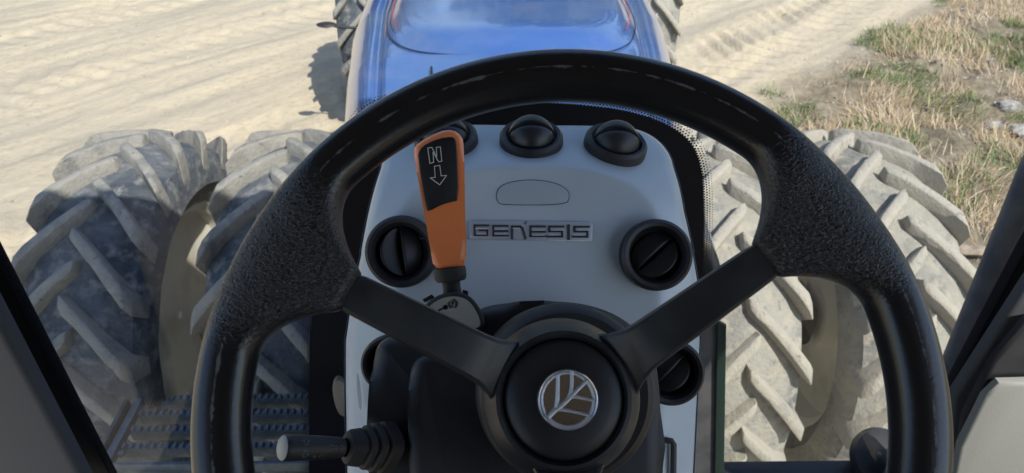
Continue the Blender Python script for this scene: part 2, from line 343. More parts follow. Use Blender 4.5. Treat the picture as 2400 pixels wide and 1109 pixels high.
xs, ys = scatter(26000, 1.6, 8.5, 1.0, 11, lambda x, y: (verge(x, y) > -.05) & (noise2(x*1.1, y*1.1, 23, 3) > -.05))
n = len(xs); pal = np.array([(.42, .35, .26), (.30, .21, .13), (.50, .45, .38), (.20, .16, .12), (.36, .30, .26)])
blades('dead_leaves', xs, ys, rng.uniform(0, 6.28, n), rng.uniform(1.0, 1.55, n), rng.uniform(.02, .06, n), rng.uniform(.012, .03, n), pal[rng.integers(0, 5, n)]*rng.uniform(.7, 1.1, (n, 1)), 'brown dead leaves and clods littering the verge')

xs, ys = scatter(5200, -8, 8, .8, 11.5, lambda x, y: noise2(x*.8, y*.8, 41, 3) > -.25)
n = len(xs); zs = ground_h(xs, ys)-.02; rr = .004+.012*rng.random(n)**3
oc = np.array([(1, 0, 0), (.5, .87, 0), (-.5, .87, 0), (-1, 0, 0), (-.5, -.87, 0), (.5, -.87, 0), (.2, .1, .8)])
V = []; F = []
for a, b, c_, r in zip(xs, ys, zs, rr):
    j = len(V); sc = rng.uniform(.7, 1.3, (7, 3)); V += [tuple(q) for q in np.array([a, b, c_+r*.1])+oc*sc*r]; F += [(j+k, j+(k+1) % 6, j+6) for k in range(6)]
M['pebble'] = mat('pebble', (.40, .36, .29), .9, col2=(.24, .22, .19), scale=3)
tag(mesh('pebbles', V, F, 'pebble', None, None), 'small stones and crumbs scattered over the sandy yard', 'gravel', kind='stuff')
# unseen wood, added to put a dark reflection into the bonnet
V = []; F = []
for k in range(7000):
    x = rng.uniform(-70, 70); y = 52+rng.normal(0, 3); top = 15+4*math.sin(x*.21)+3*math.sin(x*.53+1)+2*math.sin(x*1.3)
    c = np.array([x, y, top*rng.random()**.7]); q = rng.normal(0, 1, (3, 3))*np.array([1.1, .8, 1.0]); j = len(V); V += [tuple(c+a) for a in q]; F.append((j, j+1, j+2))
M['leaf'] = mat('dark_foliage', (.045, .06, .03), .8)
tag(mesh('added_wood', V, F, 'leaf', None, None), 'unseen dark wood added to darken the bonnet reflection', 'wood', kind='stuff')

def rock(c, r, label, seed, group):
    bm = bmesh.new(); bmesh.ops.create_icosphere(bm, subdivisions=3, radius=1); q = np.random.default_rng(seed); f = q.normal(0, 1, (6, 3))
    for v in bm.verts:
        k = 1
        for a in f: k -= .16*max(0, Vector(a).normalized().dot(v.co)-.55)*2
        v.co = Vector((v.co.x*1.25, v.co.y, v.co.z*.6))*k*r*(1+.05*q.normal())
    o = frombm('rock', bm, 'rock', None, 25); o.location = (c.x, c.y, gz(c.x, c.y)+r*.22); tag(o, label, 'rock', group); return o
for (a, b, r, l) in ((2366, 258, .10, 'largest grey rock in the dry grass at the right edge'), (2325, 300, .07, 'small grey rock left of the largest rock in the grass'), (2385, 320, .085, 'grey rock nearest the dark tube at the right edge'), (2318, 148, .045, 'small whitish rock lying alone in the straw above the others')):
    rock(onz(a, b, .05), r, l, int(a*b), 'rocks in the verge')
c = onz(2252, 572, .08)
P = []
for i in range(9):
    s = i/8; q = Vector((c.x-.20+.42*s, c.y-.06-.14*s, .10+.05*s)); rr = .055*(1-.35*abs(s-.4))*(1+.15*math.sin(9*s))
    P.append([q+Vector((.25*math.cos(k*.785)*rr, math.cos(k*.785)*rr, math.sin(k*.785)*rr*.6)) for k in range(8)])
tag(grid('wood_chunk', P, 'wood', None, closev=True, cap=True), 'split weathered piece of wood in the grass beside the right outer wheel', 'wood')

# ------------------------------------------------------------------ the tractor
T = bpy.data.objects.new('tractor', None); COL.objects.link(T)
tag(T, 'blue tractor seen from its driver seat, with cab, bonnet and dual wheels', 'tractor')

# bonnet
def hw(y): return float(np.interp(y, [1.12, 1.55, 2.12, 2.54, 3.2, 4.3, 4.9], [.43, .46, .545, .60, .64, .61, .53]))
def htop(y): return float(np.interp(y, [1.1, 2.0, 3.5, 4.6, 4.9], [2.0, 2.0, 1.93, 1.84, 1.70]))
P = []
for y in np.concatenate([np.linspace(1.12, 3.2, 110), np.linspace(3.25, 4.9, 30)]):
    row = []
    for k in range(131):
        u = -1+2*k/130; t_ = abs(u)*1.45              # run along the section: crown, groove, shoulder, flank
        ux = float(np.interp(t_, [0, .70, .735, .75, .775, .80, .84, .90, .95, .985, 1.02, 1.10, 1.45], [0, .70, .735, .75, .770, .79, .83, .885, .93, .965, .985, .997, 1.0]))
        uz = float(np.interp(t_, [0, .35, .70, .735, .75, .775, .80, .84, .90, .95, .985, 1.02, 1.10, 1.45], [0, -.006, -.022, -.027, -.041, -.043, -.030, -.036, -.058, -.092, -.140, -.20, -.34, -.85]))
        x = math.copysign(hw(y)*ux, u); z = htop(y)+.02+uz; sx = 1 if ux < .8 else 0
        half = .40+.015*(y-2.5)
        rr = ((abs(x)/half)**4+(max(0, 2.75-y)/.72)**4)**.25
        bulge = 1/(1+math.exp((rr-1)*34))
        if sx > .3: z += .045*bulge
        row.append(Vector((x, y, z)))
    P.append(row)
bon = grid('bonnet', P, 'blue', T, sharp=80)
mesh('bonnet_nose', P[-1]+[Vector((0, 4.95, 1.2))], [(i, i+1, 131) for i in range(130)], 'blue', bon)
for s in (-1, 1):
    pts = []
    for y in np.linspace(2.18, 3.1, 24):
        half = .40+.015*(y-2.5); k = max(0, 1.02**4-(max(0, 2.75-y)/.72)**4)**.25; x = s*half*k
        pts.append(Vector((x, y, htop(y)+.02*(1-(x/hw(y))**2)+.0225)))
    tube('red_line', pts, .0012, 'red', bon, 6)  # thin red line along each side of the bulge
pts = []
for k in range(61):
    a = math.pi*(k/60); c_, s_ = math.cos(a), math.sin(a); u = math.copysign(abs(c_)**.5, c_)*1.07; v = abs(s_)**.5*1.07
    y = 2.75-.72*v; x = -u*(.40+.015*(y-2.5)); pts.append(Vector((x, y, htop(y)+.0192-.045*(x/hw(y))**2*.5)))
tube('crease_line', pts, .0022, 'dark_line', bon, 6)  # dark line drawn to bring out the shading of the U crease
sp = onz(1012, 175, 2.02)
tube('latch_slot', [Vector((sp.x-.005, sp.y+.05, 2.021)), Vector((sp.x, sp.y, 2.022)), Vector((sp.x+.012, sp.y-.04, 2.0215))], .0035, 'black', bon, 8)
box('engine_block', (-.36, 1.3, .75), (.36, 4.6, 1.32), 'metal', T, .03)
box('axle_beam', (-1.3, 2.15, .64), (1.3, 2.39, .84), 'metal', T, .03)
box('axle_beam', (-1.1, 6.0, .70), (1.1, 6.2, .88), 'metal', T, .03)
box('nose_frame', (-.25, 4.6, .72), (.25, 6.05, .95), 'metal', T, .03)

# wheels
def tyre_prof(R, W, rr):
    h = W/2
    return [(rr-.01, -h*.74), (rr+.02, -h*.86), (rr+.10, -h*1.0), (R-.17, -h*1.03), (R-.09, -h*.99), (R-.045, -h*.9), (R-.012, -h*.6), (R, -h*.25), (R, h*.25), (R-.012, h*.6), (R-.045, h*.9), (R-.09, h*.99), (R-.17, h*1.03), (rr+.10, h*1.0), (rr+.02, h*.86), (rr-.01, h*.74)]
lugs = {}
def lug_mesh(R, W, side, m, n, var=0):
    key = (R, W, side, m, var); q_ = np.random.default_rng(var*7+side+3)
    if key in lugs: return lugs[key]
    h = W/2; rows = []
    pitch = 2*math.pi/n
    for i in range(11):
        s = i/10
        xl = side*h*(-.08+1.08*s)
        ph = -.27*s - .06*s*s        # centre end leads
        base = np.interp(abs(xl)/h, [0, .25, .6, .9, .99, 1.03], [R, R, R-.012, R-.045, R-.09, R-.15])-.012
        top = R+.048-.012*(abs(xl)/h)**2 - (.03 if s > .98 else 0)
        wt = (.0215+.008*s)/R; wb = wt+.010/R
        if s == 0: wt *= .8; top -= .006
        ja, jb, jt = q_.normal(0, .0018, 3)
        rows.append([(xl, ph-wb, base), (xl, ph-wt+ja, top+jt), (xl, ph+wt+jb, top+jt*.6), (xl, ph+wb, base)])
    V = []; F = []
    for r in rows:
        for xl, a, q in r: V.append((xl, -math.cos(a)*q, math.sin(a)*q))
    for i in range(10):
        for j in range(3): F.append((i*4+j, i*4+j+1, i*4+5+j, i*4+4+j))
    F += [(0, 1, 2, 3), (40, 41, 42, 43)]
    bm = bmesh.new(); vs = [bm.verts.new(v) for v in V]
    for f in F: bm.faces.new([vs[k] for k in f])
    bmesh.ops.recalc_face_normals(bm, faces=bm.faces)
    ed = [e for e in bm.edges if e.is_manifold and e.calc_face_angle(0) > .6 and not all(v.index % 4 in (0, 3) for v in e.verts)]
    bmesh.ops.bevel(bm, geom=ed, offset=.004, segments=1, affect='EDGES')
    me = bpy.data.meshes.new('lug'); bm.to_mesh(me); bm.free(); me.materials.append(M[m])
    me.polygons.foreach_set('use_smooth', [True]*len(me.polygons)); me.set_sharp_from_angle(angle=rad(45))
    lugs[key] = me; return me
carc = {}
def wheel(x, y, R, W, rr, n, mud, spin, label):
    w_ = bpy.data.objects.new('wheel', None)
    tm, lm = ('mudrubber', 'mudlug') if mud else ('rubber', 'lug')
    h = W/2
    prof = [(rr+.02, -h*.80), (rr+.015, -h*.72), (rr-.02, -h*.70), (rr-.05, -h*.55), (rr-.05, 0), (rr-.09, h*.10), (.16, h*.02), (.15, -h*.25), (.02, -h*.25), (.02, h*.15), (.15, h*.15), (.18, h*.12), (rr-.085, h*.2), (rr-.05, h*.3), (rr-.05, h*.55), (rr-.02, h*.70), (rr+.015, h*.72), (rr+.02, h*.80)]
    O = Vector((0, 0, 0)); ax = Vector((1, 0, 0))
    w_ = revolve('wheel', prof, O, ax, 'rim', T, 56); w_.location = (x, y, R-.0); w_['label'] = label
    pr = tyre_prof(R, W, rr); pr = [((1-t)*a[0]+t*b[0], (1-t)*a[1]+t*b[1]) for a, b in zip(pr[:-1], pr[1:]) for t in (0, .33, .67)]+[pr[-1]]
    ty = revolve('tyre', pr, O, ax, tm, w_, 150); co = np.array([v.co for v in ty.data.vertices])
    an = np.arctan2(co[:, 2], co[:, 1]); d_ = 1+.010*noise2(an*9+x*7+40, co[:, 0]*14+20, 51, 3); co[:, 1] *= d_; co[:, 2] *= d_; ty.data.vertices.foreach_set('co', co.ravel()); ty.data.update()
    for side in (-1, 1):
        for k in range(n):
            o = bpy.data.objects.new('lug', lug_mesh(R, W, side, lm, n, (k*5+(side > 0)) % 4)); COL.objects.link(o); o.parent = w_
            o.rotation_euler = (-(2*math.pi*(k+(.5 if side > 0 else 0))/n+spin), 0, 0)
    return w_
WR, WW = .74, .41
wheel(-1.44, 2.27, WR, WW, .50, 21, False, .05, 'outer left near wheel, half in the cab shadow')
wheel(-.84, 2.27, WR, WW, .50, 21, False, .12, 'inner left near wheel beside the bonnet')
wheel(.79, 2.27, WR, WW, .50, 21, True, .02, 'inner right near wheel, pale with dried mud')
wheel(1.37, 2.27, WR, WW, .50, 21, True, .10, 'outer right near wheel, pale with dried mud')
wheel(-1.08, 6.1, .76, .44, .47, 20, False, .0, 'far left wheel beyond the bonnet')
wheel(1.17, 6.1, .76, .44, .47, 20, True, .0, 'far right wheel beyond the bonnet')
c = onz(765, 58, 1.0)
ml = revolve('marker_lamp', [(0, .012), (.05, .010), (.075, 0), (.05, -.012), (0, -.014)], c, Vector((0, -.3, 1)), 'black', T, 24, sx=1.0, sy=.5)
tube('lamp_arm', [c, c+Vector((.12, .0, -.02)), c+Vector((.5, .05, -.05))], .01, 'black', ml)

# cab access steps on the left: serrated bars in a frame
def stepdeck(z, y0, x0, x1, mname):
    st = box('access_step', (x0-.01, y0-.012, z-.035), (x1, y0, z+.004), mname, T, .003)
    for k, dy in enumerate((.062, .125, .188, .25)):
        xa = x0+.02+(.03 if k == 3 else 0); pt = .0215; n = int((x1-xa)/pt); V = []; F = []
        for i in range(n+1):
            for q, (dx, dz) in enumerate(((0, -.010), (.25, .0), (.55, .0), (.8, -.010))):
                xx = xa+(i+dx)*pt
                zz = z+dz
                if k == 3: zz -= .05*max(0, 1-(xx-xa)/.09)**2
                V += [(xx, y0+dy-.009, zz), (xx, y0+dy+.009, zz+.001), (xx, y0+dy-.004, z-.055), (xx, y0+dy+.004, z-.055)]
        for i in range(len(V)//4-1):
            a = i*4; b = a+4; F += [(a, b, b+1, a+1), (a, a+2, b+2, b), (a+1, b+1, b+3, a+3)]
        mesh('serrated_bar', V, F, mname, st, 30)
    box('side_bar', (x0-.012, y0+.001, z-.032), (x0+.012, y0+.245, z), mname, st, .003)
    for xx in ((x0+x1)/2-.06, x1-.035): box('cross_bar', (xx-.006, y0+.001, z-.034), (xx+.006, y0+.25, z-.006), mname, st, .002)
    box('side_plate', (x0-.035, y0+.02, z-.05), (x0-.022, y0+.23, z+.012), 'metal', st, .002)
    for dy in (.04, .19): revolve('bolt', [(0, .008), (.009, .007), (.011, 0), (.011, -.004)], Vector((x0+.028, y0+dy, z-.012)), Vector((0, 0, 1)), mname, st, 12)
    return st
stepdeck(1.05, 1.293, -1.195, -.56, 'step')
box('step_stringer', (-.58, 1.24, .5), (-.55, 1.6, 1.2), 'metal', T, .004)

# windscreen with black printed border that follows the dashboard
WY = .995
slab('windscreen', [Vector((x, WY+.004, z)) for x, z in ((-1.0, 1.30), (.98, 1.30), (.98, 3.15), (-1.0, 3.15))], Vector((0, -1, 0)), .006, 'glass', T)
fo = [(725, 1200), (725, 900), (728, 760), (755, 600), (788, 450), (826, 305), (868, 252), (930, 238), (1080, 238), (1245, 240), (1400, 250), (1500, 268), (1575, 298), (1622, 335), (1644, 390), (1650, 460), (1650, 560), (1644, 660), (1640, 730), (1642, 900), (1636, 1200)]
fw = [ony(a, b, WY) for a, b in fo]
fr = slab('frit_panel', smooth_poly(fw, 1), Vector((0, -1, 0)), .002, 'frit', T)
V = []; F = []
fs = smooth_poly(fw, 1)
path = []
for i in range(len(fs)-1):
    a, b = Vector(fs[i]), Vector(fs[i+1]); L = (b-a).length
    for k in range(max(1, int(L/.0048))): path.append((a.lerp(b, k/max(1, int(L/.0048))), (b-a).normalized()))
cen = sum(fs, Vector())/len(fs)
for i, (p, d) in enumerate(path):
    nrm = Vector((-d.z, 0, d.x))
    if nrm.dot(p-cen) < 0: nrm = -nrm
    for k in range(4):
        r = .0022-.0004*k; q = p+nrm*(.0008+.0045*k)+d*(.0024 if k % 2 else 0); j = len(V)
        V += [q+Vector((r*math.cos(t*1.047), -.0005, r*math.sin(t*1.047))) for t in range(6)]; F.append(tuple(range(j, j+6)))
o = mesh('frit_dots', V, F, 'frit', fr, None); o['kind'] = 'stuff'
# strip and pane edge right of the column
slab('trim_strip', [ony(a, b, .985) for a, b in ((1600, 690), (1640, 690), (1688, 745), (1686, 1200), (1590, 1200))], Vector((0, -1, 0)), .006, 'metal', T, .002)
slab('glass_edge', [ony(a, b, .975) for a, b in ((1682, 752), (1703, 764), (1696, 1200), (1674, 1200))], Vector((0, -1, 0)), .006, 'glassedge', T, .002)

# dashboard shell: flat arched face, shelf and shoulders falling away from it
DE = rad(38); DN = Vector((0, -math.cos(DE), math.sin(DE))); DU = Vector((0, math.sin(DE), math.cos(DE))); DX = Vector((1, 0, 0))
DX = (DX*math.cos(rad(.4)) - DU*math.sin(rad(.4))).normalized(); DU = DN.cross(DX)
DO = pix(1243, 545, .78)
def dl(px, py, h=0): q = onplane(px, py, DO+DN*h, DN)-DO; return q.dot(DX), q.dot(DU)
def dw(a, b, h=0): return DO+DX*a+DU*b+DN*h
lo_b = dl(1243, 1180)[1]
at = dl(1243, 388)[1]; ah = (dl(1555, 560)[0]-dl(925, 560)[0])/2; ac = (dl(1555, 560)[0]+dl(925, 560)[0])/2; ab = dl(1243, 590)[1]
def dash_h(a, b):
    # signed distance-ish outside the arch
    u = abs(a-ac)/ah; v = max(0, (b-ab))/(at-ab)
    r = (u**2.6+v**2.6)**(1/2.6)
    if b > ab: d = (r-1)*(at-ab if v > u else ah*.55)
    else: d = (u-1)*ah*.55
    if b > ab: d = (r-1)*((at-ab)*v+ah*.5*u)/max(1e-6, u+v)
    s = .0016; sp_ = s*math.log(1+math.exp(min(60, d/s)))
    return -(1.15+.2*min(1, max(0, v/(u+v+1e-6))))*sp_
bt = dl(1243, 388)[1]+.060
wl = [(dl(x, y, h)[1], dl(x, y, h)[0]) for x, y, h in ((812, 1180, -.05), (806, 900, -.05), (806, 800, -.05), (822, 700, -.05), (846, 600, -.05), (864, 500, -.05), (878, 440, -.055), (892, 395, -.065))]
wr = [(dl(x, y, h)[1], dl(x, y, h)[0]) for x, y, h in ((1616, 1180, -.05), (1634, 900, -.05), (1640, 800, -.05), (1640, 690, -.05), (1622, 600, -.05), (1600, 500, -.05), (1592, 440, -.055), (1580, 395, -.065))]
lb = [q[0] for q in wl]; lv = [q[1] for q in wl]; rb = [q[0] for q in wr]; rv = [q[1] for q in wr]
P = []; nb, na = 150, 130
topb = bt
for i in range(nb+1):
    b = lo_b+(topb-lo_b)*i/nb
    L = float(np.interp(b, lb, lv)); R_ = float(np.interp(b, rb, rv))
    k = max(0, (b-(topb-.05))/.05); rd = .05*(1-math.sqrt(max(0, 1-k*k)))
    L += rd; R_ -= rd
    row = []
    for sk in (-2, -1): row.append(dw(L+(.0 if sk == -1 else .002), b, min(dash_h(L, b)-.01, -.02) if sk == -1 else -.16))
    for j in range(na+1):
        a = L+(R_-L)*j/na
        ed = min(a-L, R_-a); rf = .018; rn = rf-math.sqrt(max(0, rf*rf-(rf-min(rf, ed))**2))
        row.append(dw(a, b, dash_h(a, b)-rn))
    for sk in (1, 2): row.append(dw(R_-(.0 if sk == 1 else .002), b, min(dash_h(R_, b)-.01, -.02) if sk == 1 else -.16))
    P.append(row)
last = [Vector((q.x, q.y+.004, q.z-.006)) for q in P[-1]]; P.append(last); P.append([Vector((q.x, q.y+.004, q.z-.06)) for q in last])
dash = grid('dashboard', P, 'grey', T, sharp=60)
def dash_pt(px, py):
    lo, hi = .55, 1.1
    for _ in range(40):
        m_ = (lo+hi)/2; q = pix(px, py, m_)-DO; a, b, h = q.dot(DX), q.dot(DU), q.dot(DN)
        if h > dash_h(a, b): lo = m_
        else: hi = m_
    return pix(px, py, lo)
# oval blank plate
pts = [(1163, 462), (1168, 440), (1195, 427), (1245, 421), (1298, 428), (1328, 443), (1335, 462), (1326, 480), (1180, 480), (1168, 475)]
ov = [dw(*dl(x, y), 0) for x, y in pts]; ovs = smooth_poly(ov, 2)
tube('plate_seam', [q+DN*.0002 for q in ovs], .0007, 'black', dash, 6, True)
slab('blank_plate', [q+DN*.0012 for q in ovs], DN, .003, 'plate', dash, .0006, 2)
tube('shadow_gap', [dw(*dl(x, y), .0) for x, y in ((1546, 1109), (1546, 1035), (1560, 1032), (1574, 1034), (1579, 1042), (1578, 1130))], .0035, 'black', dash, 8)
cq = [dw(*dl(1537+9*math.cos(k*.4189), 1097+9*math.sin(k*.4189)), .0005) for k in range(15)]
strokes('switch_icon', [(cq, True), ([dw(*dl(1537, 1088), .0005), dw(*dl(1537, 1097), .0005)], False)], DN, .0009, .0004, 'faint', dash)

# model badge
bx = lambda x, y, h=0: dw(*dl(1080+x/7.27, 500+y/7.27), h)
pl = [bx(x, y, .0035) for x, y in ((150, 150), (175, 128), (1060, 132), (1100, 200), (1140, 135), (2200, 150), (2240, 185), (2238, 450), (2205, 480), (1150, 465), (850, 460), (180, 455), (148, 425))]
badge = slab('badge', pl, DN, .0035, 'badge', T, .0012, 2); badge['label'] = 'raised grey GENESIS badge'
pl2 = [bx(x, y, .0046) for x, y in ((172, 172), (1040, 182), (1112, 250), (1145, 190), (2190, 196), (2210, 220), (2205, 440), (2185, 455), (190, 432), (175, 415))]
def letter(lines, wd=36): return strokes('letter', [([bx(x, y, .0036) for x, y in l], c_) for l, c_ in lines], DN, wd/7.27/2115, .0009, 'badged', badge)
def bars(x0, x1, y0, kind):
    ym, yb = y0+88, y0+180
    if kind == 'G': return [([(x1, y0+22), (x0+25, y0+22), (x0+25, yb+5), (x1-20, yb+5), (x1-20, ym+15), (x0+105, ym+15)], False)]
    if kind == 'E': return [([(x1, y0+22), (x0+25, y0+22), (x0+25, yb+5), (x1, yb+5)], False), ([(x0+30, ym+24), (x1, ym+24)], False)]
    if kind == 'S': return [([(x1, y0+22), (x0+25, y0+22), (x0+25, ym+15), (x1-25, ym+15), (x1-25, yb+10), (x0, yb+10)], False)]
letter(bars(212, 470, 190, 'G')); letter(bars(528, 795, 196, 'E')); letter([([(870, 430), (872, 228), (1010, 230), (1048, 258), (1100, 430)], False)])
letter(bars(1160, 1428, 206, 'E')); letter(bars(1478, 1745, 208, 'S')); letter([([(1832, 215), (1832, 440)], False)], 46); letter(bars(1905, 2175, 212, 'S'))
def hl(x0, x1, y): return ([bx(x0, y, .0047), bx(x1, y, .0047)], False)
strokes('letter_highlight', [hl(250, 465, 268), hl(270, 430, 355), hl(580, 795, 272), hl(580, 795, 358), hl(890, 1000, 262), hl(1215, 1425, 290), hl(1215, 1425, 375), hl(1535, 1745, 290), hl(1480, 1690, 372), hl(1975, 2170, 290), hl(1905, 2110, 375)], DN, 12/7.27/2115, .0004, 'white', badge)

# air outlets
def vent(o, n, r, lunes, roll, kind='flat', hint=None):
    n = n.normalized(); x, y, n = frame(n, hint or Vector((0, 0, 1)))
    x, y = x*math.cos(roll)+y*math.sin(roll), y*math.cos(roll)-x*math.sin(roll)
    ring = revolve('air_vent', [(r*.70, -.010), (r*.74, .002), (r*.80, .0075), (r*.90, .0085), (r*.985, .005), (r, -.002), (r*.99, -.012)], o, n, 'black', T, 56)
    revolve('housing', [(r*.735, -.002), (r*.71, -.0105), (r*.3, -.0110), (.0, -.0112)], o, n, 'frit', ring, 40)
    rs = r*.70
    for a0, a1, k in lunes:
        Q = []
        for i in range(25):
            l = math.pi*(.04+.92*i/24)
            for_ = []
            for j in range(9):
                if kind != 'ball':
                    t = j/8; for_.append(o + x*(rs*k*math.cos(l)) + y*(rs*math.sin(l)*(a0+(a1-a0)*t)) + n*(-.0098+.0105*t*math.sin(l))); continue
                al = rad(a0+(a1-a0)*j/8); for_.append(o + x*(rs*k*math.cos(l)) + y*(rs*k*math.sin(l)*math.cos(al)) + n*(rs*k*math.sin(l)*math.sin(al)*(1.0 if kind == 'ball' else .30) - (-.001 if kind == 'ball' else .0075)))
            Q.append(for_)
        v = grid('vane', Q, 'spoke', ring, sharp=60)
        sm = v.modifiers.new('thickness', 'SOLIDIFY'); sm.thickness = .0016; sm.offset = 0
    return ring
vent(dw(*dl(945, 590), .0125), DN, .0395, ((-.78, -.06, .97), (.12, .84, .97)), rad(98))
vent(dw(*dl(1532, 598), .0125), DN, .0395, ((-.84, -.12, .97), (.06, .78, .97)), rad(222))
vent(dw(*dl(918, 848), .0125), DN, .031, ((-.72, .02, .97), (.10, .80, .97)), rad(60))
vent(dw(*dl(1566, 868), .0125), DN, .036, ((-.80, -.06, .97), (.02, .74, .97)), rad(225))
for (px, py, tilt) in ((1046, 328, -6), (1245, 326, 0), (1442, 338, 8)):
    q = dash_pt(px, py+22); nn = Vector((math.sin(rad(tilt)), -math.sin(rad(6)), 1))
    q = pix(px, py+8, (q-CAM).dot(FW)+.010)
    q.z = q.z+.004
    vent(q, nn, .0375, ((172, 112, 1.0), (98, 60, 1.03)), 0, 'ball', Vector((0, 1, 0)))

# side blister on the left of the column
sb = ony(800, 932, .95)
revolve('round_cap', [(0, .012), (.015, .010), (.026, .004), (.028, -.01)], sb, Vector((.25, -1, .3)), 'tan', T, 28, sx=.55, sy=1.6)
q = dl(832, 915, -.02)
slab('sticker', smooth_poly([dw(*dl(x, y), -.0165) for x, y in ((828, 880), (834, 885), (842, 960), (836, 972), (831, 935))], 1), DN, .001, 'white', dash)

# steering column shroud
CN = Vector((0, -math.cos(rad(44)), math.sin(rad(44))))
def cpl(px, py, p0): return onplane(px, py, p0, CN)
c0 = pix(1330, 935, .60)
cowl = slab('column_cowl', smooth_poly([cpl(x, y, c0) for x, y in ((1085, 790), (1100, 745), (1125, 718), (1200, 706), (1320, 703), (1400, 715), (1470, 745), (1530, 800), (1560, 900), (1560, 1300), (1100, 1300))], 2), CN, .12, 'black', T, .018, 5)
c1 = pix(1000, 960, .575)
slab('column_box', smooth_poly([cpl(x, y, c1) for x, y in ((858, 1000), (870, 830), (885, 800), (915, 787), (1130, 787), (1200, 830), (1220, 1300), (880, 1300), (862, 1080))], 2), CN, .12, 'black', T, .014, 5)
c2 = pix(1100, 960, .555)
slab('column_rib', smooth_poly([cpl(x, y, c2) for x, y in ((955, 900), (962, 850), (1000, 826), (1180, 826), (1260, 860), (1260, 1300), (960, 1300))], 2), CN, .05, 'black', T, .010, 4)
ch = pix(1330, 925, .52)
revolve('column_head', [(.0, .0), (.060, .0), (.064, -.003), (.067, -.010), (.069, -.03), (.071, -.10)], ch, CN, 'black', T, 64)

# turn-signal stalk
sa, sbb = pix(660, 1050, .502), pix(802, 1049, .532); ax = (sbb-sa).normalized(); L = (sbb-sa).length
stalk = revolve('stalk', [(.0080, 0), (.0092, .002), (.0094, .006), (.0087, L*.6), (.0073, L), (.004, L+.001)], sa, ax, 'black', T, 36)
revolve('end_cap', [(0, -.0006), (.0078, -.0004), (.0088, .0008)], sa, ax, 'beige', stalk, 30, sharp=60)
revolve('stalk_pin', [(.0035, 0), (.0035, .012)], sbb-ax*.002, ax, 'chrome', stalk, 16)
bp_ = []
for i, (h0, r0) in enumerate(((0, .007), (.001, .012), (.004, .0135), (.014, .0145), (.0155, .0125), (.017, .0125), (.019, .0165), (.023, .0168), (.0245, .0140), (.026, .0140), (.028, .0185), (.033, .0188), (.0345, .016), (.036, .016), (.038, .0195), (.05, .0195))): bp_.append((r0*.90, h0*.80))
revolve('stalk_boot', bp_, sbb+ax*.003, ax, 'dull', stalk, 40, power=3.2, sx=.95)
vn = (CAM-(sa+sbb)/2); vn = (vn-ax*vn.dot(ax)).normalized(); vu = vn.cross(ax)
if vu.z < 0: vu = -vu
def sk(u, v, s=.0091): return sa+ax*u+vn*math.sqrt(max(0, s*s-v*v))+vu*v
ic = []
for sg in (1, -1):
    ic.append(([sk(.0135, sg*.0020), sk(.0135, sg*.0048), sk(.0122, sg*.0048), sk(.0148, sg*.0068), sk(.0172, sg*.0048), sk(.016, sg*.0048), sk(.016, sg*.002)], True))
ic += [([sk(.033, .002, .0088), sk(.033, -.002, .0088), sk(.036, -.0008, .0088), sk(.039, -.0008, .0088), sk(.039, .0008, .0088), sk(.036, .0008, .0088)], True), ([sk(.0415, .001, .0085), sk(.0425, .001, .0085), sk(.0425, .002, .0085), sk(.0445, 0, .0085), sk(.0425, -.002, .0085), sk(.0425, -.001, .0085), sk(.0415, -.001, .0085)], True), ([sk(.026, -.0065), sk(.028, -.0030)], False), ([sk(.029, -.0070), sk(.0295, -.0055)], False), ([sk(.0300, -.0045), sk(.0305, -.0030)], False), ([sk(.0215, -.0065), sk(.0225, -.0055), sk(.0235, -.0062), sk(.0225, -.0072)], True)]
strokes('stalk_icons', ic, vn, .00035, .0002, 'faint', stalk)

# shuttle lever
LN = (CAM-pix(1045, 480, .60)).normalized(); l0 = pix(1045, 480, .60)
lp = lambda x, y, h=0: onplane(x, y, l0+LN*h, LN)
body = smooth_poly([lp(x, y, .004) for x, y in ((968, 352), (978, 334), (1030, 306), (1062, 302), (1083, 318), (1088, 340), (1090, 500), (1093, 560), (1092, 624), (1070, 630), (1016, 633), (1008, 580), (996, 510), (980, 420))], 1)
lev = slab('shuttle_lever', body, LN, .022, 'orange', T, .006, 4); lev['label'] = 'orange shuttle lever with black N and arrow inset'
ins = [lp(x, y, .0055) for x, y in ((978, 368), (983, 350), (1000, 336), (1030, 324), (1058, 320), (1068, 325), (1071, 345), (1075, 470), (1060, 473), (1035, 480), (1003, 497), (999, 490))]
slab('lever_inset', smooth_poly(ins, 1), LN, .004, 'black', lev, .001, 2)
lc = lambda x, y: lp(940+x/2.845, 290+y/2.845, .0056)
nn_ = [(178, 163), (205, 158), (238, 222), (235, 158), (262, 155), (272, 250), (250, 254), (213, 190), (217, 258), (192, 265)]
ar_ = [(222, 285), (258, 278), (267, 348), (303, 345), (258, 408), (195, 362), (228, 358)]
strokes('lever_letter', [([lc(*q) for q in nn_], True)], LN, .0006, .0002, 'white', lev)
strokes('lever_arrow', [([lc(*q) for q in ar_], True)], LN, .0006, .0002, 'white', lev)
la = (lp(1060, 690)-lp(1050, 600)).normalized()
revolve('lever_collar', [(.0, -.004), (.0135, -.002), (.0140, .002), (.0138, .007), (.0125, .0095), (.0080, .0105), (.0076, .016), (.0085, .0225), (.010, .03)], lp(1054, 632, -.008), la, 'dull', lev, 32, power=2.6)
